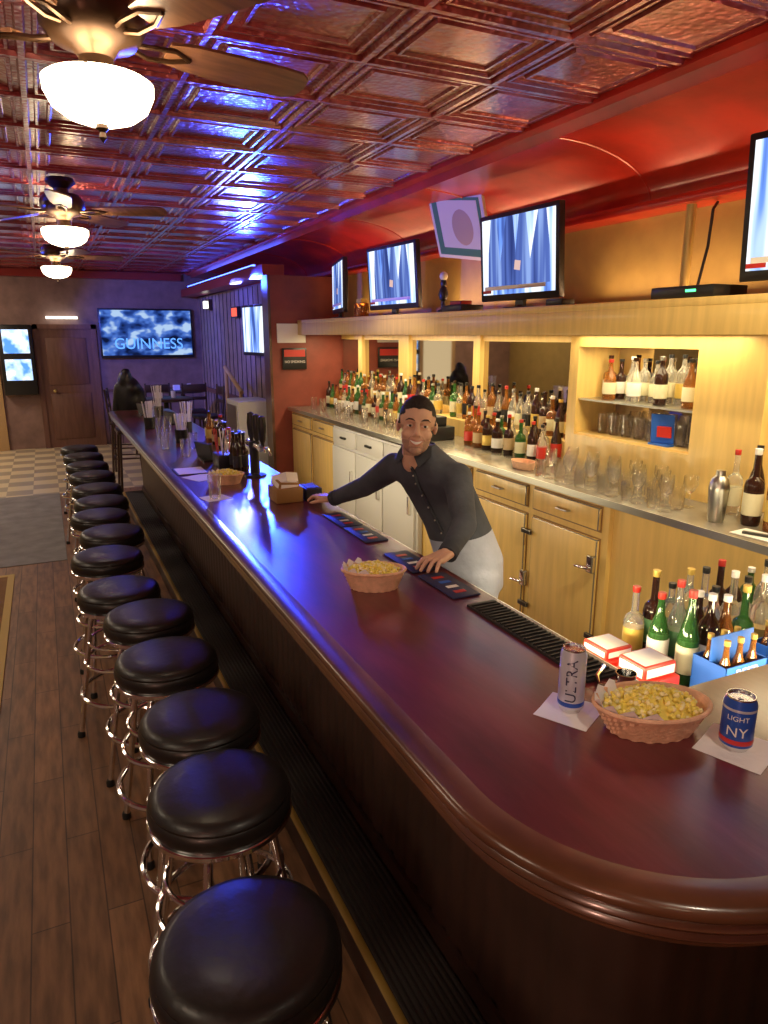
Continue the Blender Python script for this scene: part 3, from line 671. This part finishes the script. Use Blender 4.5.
for sy in (-1,1):
    hip=Vector((1.725,2.67+sy*.09,.86)); kn=Vector((1.70,2.67+sy*.11,.48)); an=Vector((1.76,2.67+sy*.12,.09))
    b.cap(hip,kn,.09,.062,'shirt'); b.cap(kn,an,.062,.042,'shirt')
    b.ell((1.68,2.67+sy*.125,.045),(.145,.05,.043),'shirt')
me=remesh(b,'body',.011,5)
hemc=Vector((1.66,2.70,1.05)); hemn=Vector((-.22,.10,1)).normalized()
q=bmesh.new(); q.from_mesh(me)
for c_,n_ in ((hemc,hemn),(Vector((0,0,.5)),Vector((0,0,1)))):
    bmesh.ops.bisect_plane(q,geom=list(q.verts)+list(q.edges)+list(q.faces),plane_co=c_,plane_no=n_,dist=1e-5)
q.to_mesh(me); q.free()
for m in ('shirt','apron','pants'): me.materials.append(M[m])
for p in me.polygons:
    c=p.center; p.material_index=0; p.use_smooth=True
    if (c-hemc).dot(hemn)<0 and c.x>1.50: p.material_index=1 if c.z>.5 else 2
o=addp('body',me,[])
b=B()
for E,W in ((LE,LW),(RE,RW)):
    d=(W-E).normalized(); b.tube([W-d*.03,W-d*.028,W+d*.005,W+d*.008],[.034,.041,.040,.032],'shirt2',20)
cr=[]
for z,rr,off in ((-.012,.078,.0),(.012,.074,0),(.034,.068,.0),(.034,.063,0),(.0,.066,0)):
    cr.append([N+Vector((0,0,z))+wa*rr*math.cos(a)+fa*(rr*.95*math.sin(a)-.0)+Vector((0,0,-.022*max(0,math.sin(a)))) for a in [pi/2+.22+(2*pi-.44)*k/30 for k in range(31)]])
b.rings(cr,'shirt2',closed=False)
for s_ in (-1,1):
    p0=N+fa*.074+wa*s_*.012+Vector((0,0,.008)); p1=N+fa*.02+wa*s_*.076+Vector((0,0,.036)); p2=N+fa*.090+wa*s_*.060+Vector((0,0,-.055)); p3=N+fa*.045+wa*s_*.092+Vector((0,0,-.01))
    for q in (0,.005):
        off=fa*q; b.poly([p0+off,p1+off,p3+off,p2+off],'shirt2')
pl=[]
for z,x,y,w,d in T[2:7]: pl.append(Vector((x,y,z))+fa*(d+.003))
b.tube(pl,.009,'shirt2',6)
for i in range(4):
    for k in (0,.5):
        p=pl[i].lerp(pl[i+1],k)+fa*.011; b.ico(p,(.0045,.0045,.0045),'steel',2)
addp('shirt_details',b.mesh('shirt_details'),[])
def hand(name,W,dirv,side):
    y=Vector(dirv).normalized(); z=Vector((0,0,1)); x=y.cross(z).normalized()*side
    def L(p): return Vector(W)+x*p[0]+y*p[1]+z*p[2]
    b=B(); b.cap(L((0,-.05,.004)),L((0,.015,0)),.026,.024,'skin')
    offs=[-.031,-.011,.010,.030]; ln=[.060,.077,.083,.074]
    for o_,l in zip(offs,ln):
        b.cap(L((o_*.6,.01,-.002)),L((o_,.088,-.004)),.0165,.0125,'skin')
        k=L((o_,.088,-.002)); sp=o_*.35
        a=L((o_+sp*.45,.088+l*.45,.002)); c=L((o_+sp*.75,.088+l*.76,-.012)); e=L((o_+sp*.95,.088+l*.97,-.026))
        b.cap(k,a,.0105,.0092,'skin',10); b.cap(a,c,.0092,.0085,'skin',10); b.cap(c,e,.0085,.0072,'skin',10)
    b.cap(L((.012,.02,-.008)),L((.048,.055,-.014)),.017,.0125,'skin'); b.cap(L((.048,.055,-.014)),L((.063,.085,-.022)),.012,.010,'skin',10); b.cap(L((.063,.085,-.022)),L((.066,.108,-.028)),.010,.008,'skin',10)
    me=remesh(b,name,.0036,3); addp(name,me,['skin'])
hand('hand_left',LW+Vector((0,0,.006)),(-.85,-.45,-.03),1)
hand('hand_right',RW+Vector((0,0,.004)),(-.35,.9,-.05),-1)
# head
H=Matrix.Translation((1.442,2.700,1.566))@Matrix.Rotation(D(-27),4,'Z')@Matrix.Rotation(D(5),4,'Y')@Matrix.Rotation(D(-5),4,'X')@Matrix.Scale(1.07,4)
b=B()
b.ell((0,.018,.03),(.074,.094,.084),'skin'); b.ell((0,-.020,.035),(.062,.064,.060),'skin'); b.ell((0,-.024,-.042),(.061,.066,.072),'skin'); b.ell((0,-.066,-.098),(.026,.022,.018),'skin')
b.ell((0,-.03,-.072),(.054,.052,.042),'skin')
for s_ in (-1,1):
    b.ell((s_*.035,-.060,-.032),(.028,.022,.024),'skin'); b.ell((s_*.010,-.096,-.035),(.008,.010,.007),'skin')
    b.ell((s_*.076,.014,-.006),(.009,.017,.027),'skin',rot=(.1,0,s_*.25)); b.cap((s_*.012,-.080,.022),(s_*.046,-.067,.020),.008,.006,'skin')
b.cap((0,-.085,.012),(0,-.104,-.028),.0085,.0120,'skin')
b.ell((0,-.070,-.064),(.032,.028,.020),'skin')
b.cap((0,.02,-.05),(.01,.06,-.15),.055,.058,'skin')
me=remesh(b,'head',.0034,9)
me.materials.append(M['skin']); me.materials.append(M['stub']); me.materials.append(M['hair'])
def hairline(c):
    if c.y>.045: return c.z>-.055
    if c.y>.015: return c.z>-.012
    if c.y>-.012: return c.z>.004
    if abs(c.x)>.052: return c.z>.036+(-c.y)*.2
    return c.z>.066+.004*math.sin(abs(c.x)*90)
for p in me.polygons:
    c=p.center
    jaw=(c.z<-.056 and c.y<.02 and c.z>-.125) and not (abs(c.x)<.028 and -.082<c.z<-.052)
    side=(abs(c.x)>.055 and c.z<.0 and -.04<c.y<.0 and c.z>-.12)
    ear=abs(c.x)>.075 and c.z<.022 and c.y>-.005 and c.y<.035
    p.material_index=1 if (jaw or side) else 0
    if hairline(c) and not ear: p.material_index=2
hv=set()
for p in me.polygons:
    if p.material_index==2:
        for v in p.vertices: hv.add(v)
ctr=Vector((0,.02,.03))
for i in hv:
    v=me.vertices[i]; n=(v.co-ctr).normalized(); v.co+=n*(.0028+random.uniform(-.0010,.0016)+max(0,v.co.z-.07)*.16)
me.transform(H); addp('head',me,[])
b=B()
for s_ in (-1,1):
    b.ell((s_*.030,-.0745,.002),(.0135,.0105,.0062),'white'); b.ell((s_*.030,-.0835,.0015),(.0055,.0033,.0055),'hair')
    b.tube([(s_*.016,-.084,.004),(s_*.024,-.0875,.0080),(s_*.034,-.085,.0082),(s_*.045,-.074,.002)],[.001,.0028,.0028,.001],'skin',6)
    b.tube([(s_*.016,-.084,-.003),(s_*.026,-.086,-.0063),(s_*.036,-.083,-.0053),(s_*.045,-.074,.001)],[.001,.002,.002,.001],'skin',6)
    b.tube([(s_*.013,-.0875,.022),(s_*.024,-.0880,.027),(s_*.038,-.080,.028),(s_*.050,-.069,.020)],[.0014,.0032,.0028,.0012],'hair',8)
    b.tube([(s_*.020,-.094,-.038),(s_*.031,-.086,-.050),(s_*.036,-.079,-.060)],[.0006,.0013,.0006],'stub',5)
def arc(z0,dz,w,y0,n=13):
    return [(w*t,y0+.020*abs(t)**2,z0+dz*t*t) for t in [(-1+2*k/(n-1)) for k in range(n)]]
up=arc(-.0575,.007,.031,-.1015); lo=arc(-.0735,.023,.031,-.0995)
rs=[[Vector(p)+Vector((0,.0008,0)) for p in up],[Vector(p)+Vector((0,.0008,0)) for p in lo]]
b.rings(rs,'white',closed=False)
taper=[.0012+.0016*(1-abs(-1+2*k/12)) for k in range(13)]
b.tube(up,taper,'lip',8); b.tube(lo,[t*1.25 for t in taper],'lip',8)
me=b.mesh('face_features'); me.transform(H); addp('face_features',me,[])

# ------------------------------------------------------------------ lights
def area(name,loc,rot,sx,sy,e,col):
    l=bpy.data.lights.new(name,'AREA'); l.shape='RECTANGLE'; l.size=sx; l.size_y=sy; l.energy=e; l.color=col
    o=bpy.data.objects.new(name,l); o.location=loc; o.rotation_euler=rot; COL.objects.link(o); return o
def spot(name,loc,target,e,col,ang=70,rad=.05):
    l=bpy.data.lights.new(name,'SPOT'); l.energy=e; l.color=col; l.spot_size=D(ang); l.spot_blend=.6; l.shadow_soft_size=rad
    o=bpy.data.objects.new(name,l); o.location=loc; o.rotation_euler=(Vector(target)-Vector(loc)).to_track_quat('-Z','Y').to_euler(); COL.objects.link(o); return o
W=(1,.82,.48)
for k,(y,l) in enumerate(((4.4,1.3),(5.8,1.1),(7.3,1.3))): area('shelf_lamp',(3.04,y,1.945),(0,0,0),.14,l,13,W)
area('shelf_lamp',(3.15,3.05,1.875),(0,0,0),.12,.7,3,W)
area('shelf_lamp',(3.0,1.75,1.945),(0,0,0),.40,.8,7,W)
area('shelf_lamp',(2.89,2.9,1.945),(0,0,0),.18,1.2,7,W)
area('underbar_lamp',(1.34,1.65,.97),(0,D(-75),0),.05,.8,9,W)
area('underbar_lamp',(1.34,5.4,.97),(0,D(-75),0),.05,3.0,22,W)
area('underbar_lamp',(2.1,1.16,.97),(D(60),0,0),1.0,.04,9,W)
spot('aisle_spotlight',(2.1,1.3,3.0),(2.6,2.9,.7),125,W,70)
spot('aisle_spotlight',(2.0,5.5,3.0),(2.5,5.5,.9),60,W,80)
spot('bar_fill_spot',(1.0,-.2,3.0),(1.25,1.15,1.07),42,(1,.86,.66),50,.08)  # added fill, no fixture: brightens baskets and napkins at the near corner
for y,e in ((-1.6,22),(1.2,22),(4.0,22),(6.8,26),(9.6,34),(12.3,70)): area('offscreen_fill_panel',(-1.9,y,3.0),(0,D(-15),0),.9,.9,e,(1,.80,.58))  # added soft fill panels, out of view on the left, lifting the whole room
for y in (1.2,3.1,5.0,6.9): area('cove_fill_strip',(3.22,y,2.15),(D(180),D(-12),0),.05,1.2,6,(1,.58,.28))  # added fill strips on the shelf, brightening the mustard wall and red cove
spot('ceiling_fill_spot',(-2.6,-1.5,2.0),(1.9,2.6,3.05),150,(1,.50,.36),70,.15)  # added warm fill from behind the camera, brightening the near ceiling
spot('blue_fill_spot',(2.45,8.95,2.6),(1.0,5.0,3.05),1400,(.02,.06,1),80,.12)  # added blue spots without fixtures, tinting ceiling, bar top and far walls
spot('blue_fill_spot',(-2.9,6.5,2.0),(.8,6.0,3.05),1300,(.02,.06,1),38,.15)
spot('blue_fill_spot',(-2.9,10.5,2.0),(.8,9.5,3.05),900,(.03,.08,1),50,.15)
spot('blue_fill_spot',(2.45,10.0,2.6),(1.0,5.0,1.0),420,(.10,.12,1),55,.12)
spot('blue_fill_spot',(-.5,9.5,2.9),(2.3,13.7,1.6),600,(.07,.12,1),46,.1)
spot('blue_fill_spot',(.3,9.3,2.9),(2.7,11.2,1.9),380,(.09,.13,1),60,.1)
w=bpy.data.worlds.new('world'); bpy.context.scene.world=w; w.use_nodes=True
w.node_tree.nodes['Background'].inputs[0].default_value=(.05,.03,.03,1); w.node_tree.nodes['Background'].inputs[1].default_value=.3

# ------------------------------------------------------------------ camera
cam=bpy.data.cameras.new('camera'); cam.sensor_fit='VERTICAL'; cam.sensor_height=36; cam.lens=700/1024*36; cam.clip_start=.05
co=bpy.data.objects.new('camera',cam); co.location=(0,0,1.95); co.rotation_euler=(D(90-14.19),0,D(-25.4)); COL.objects.link(co)
bpy.context.scene.camera=co
try:
    bpy.context.scene.view_settings.view_transform='Standard'
except Exception as e: print(e)
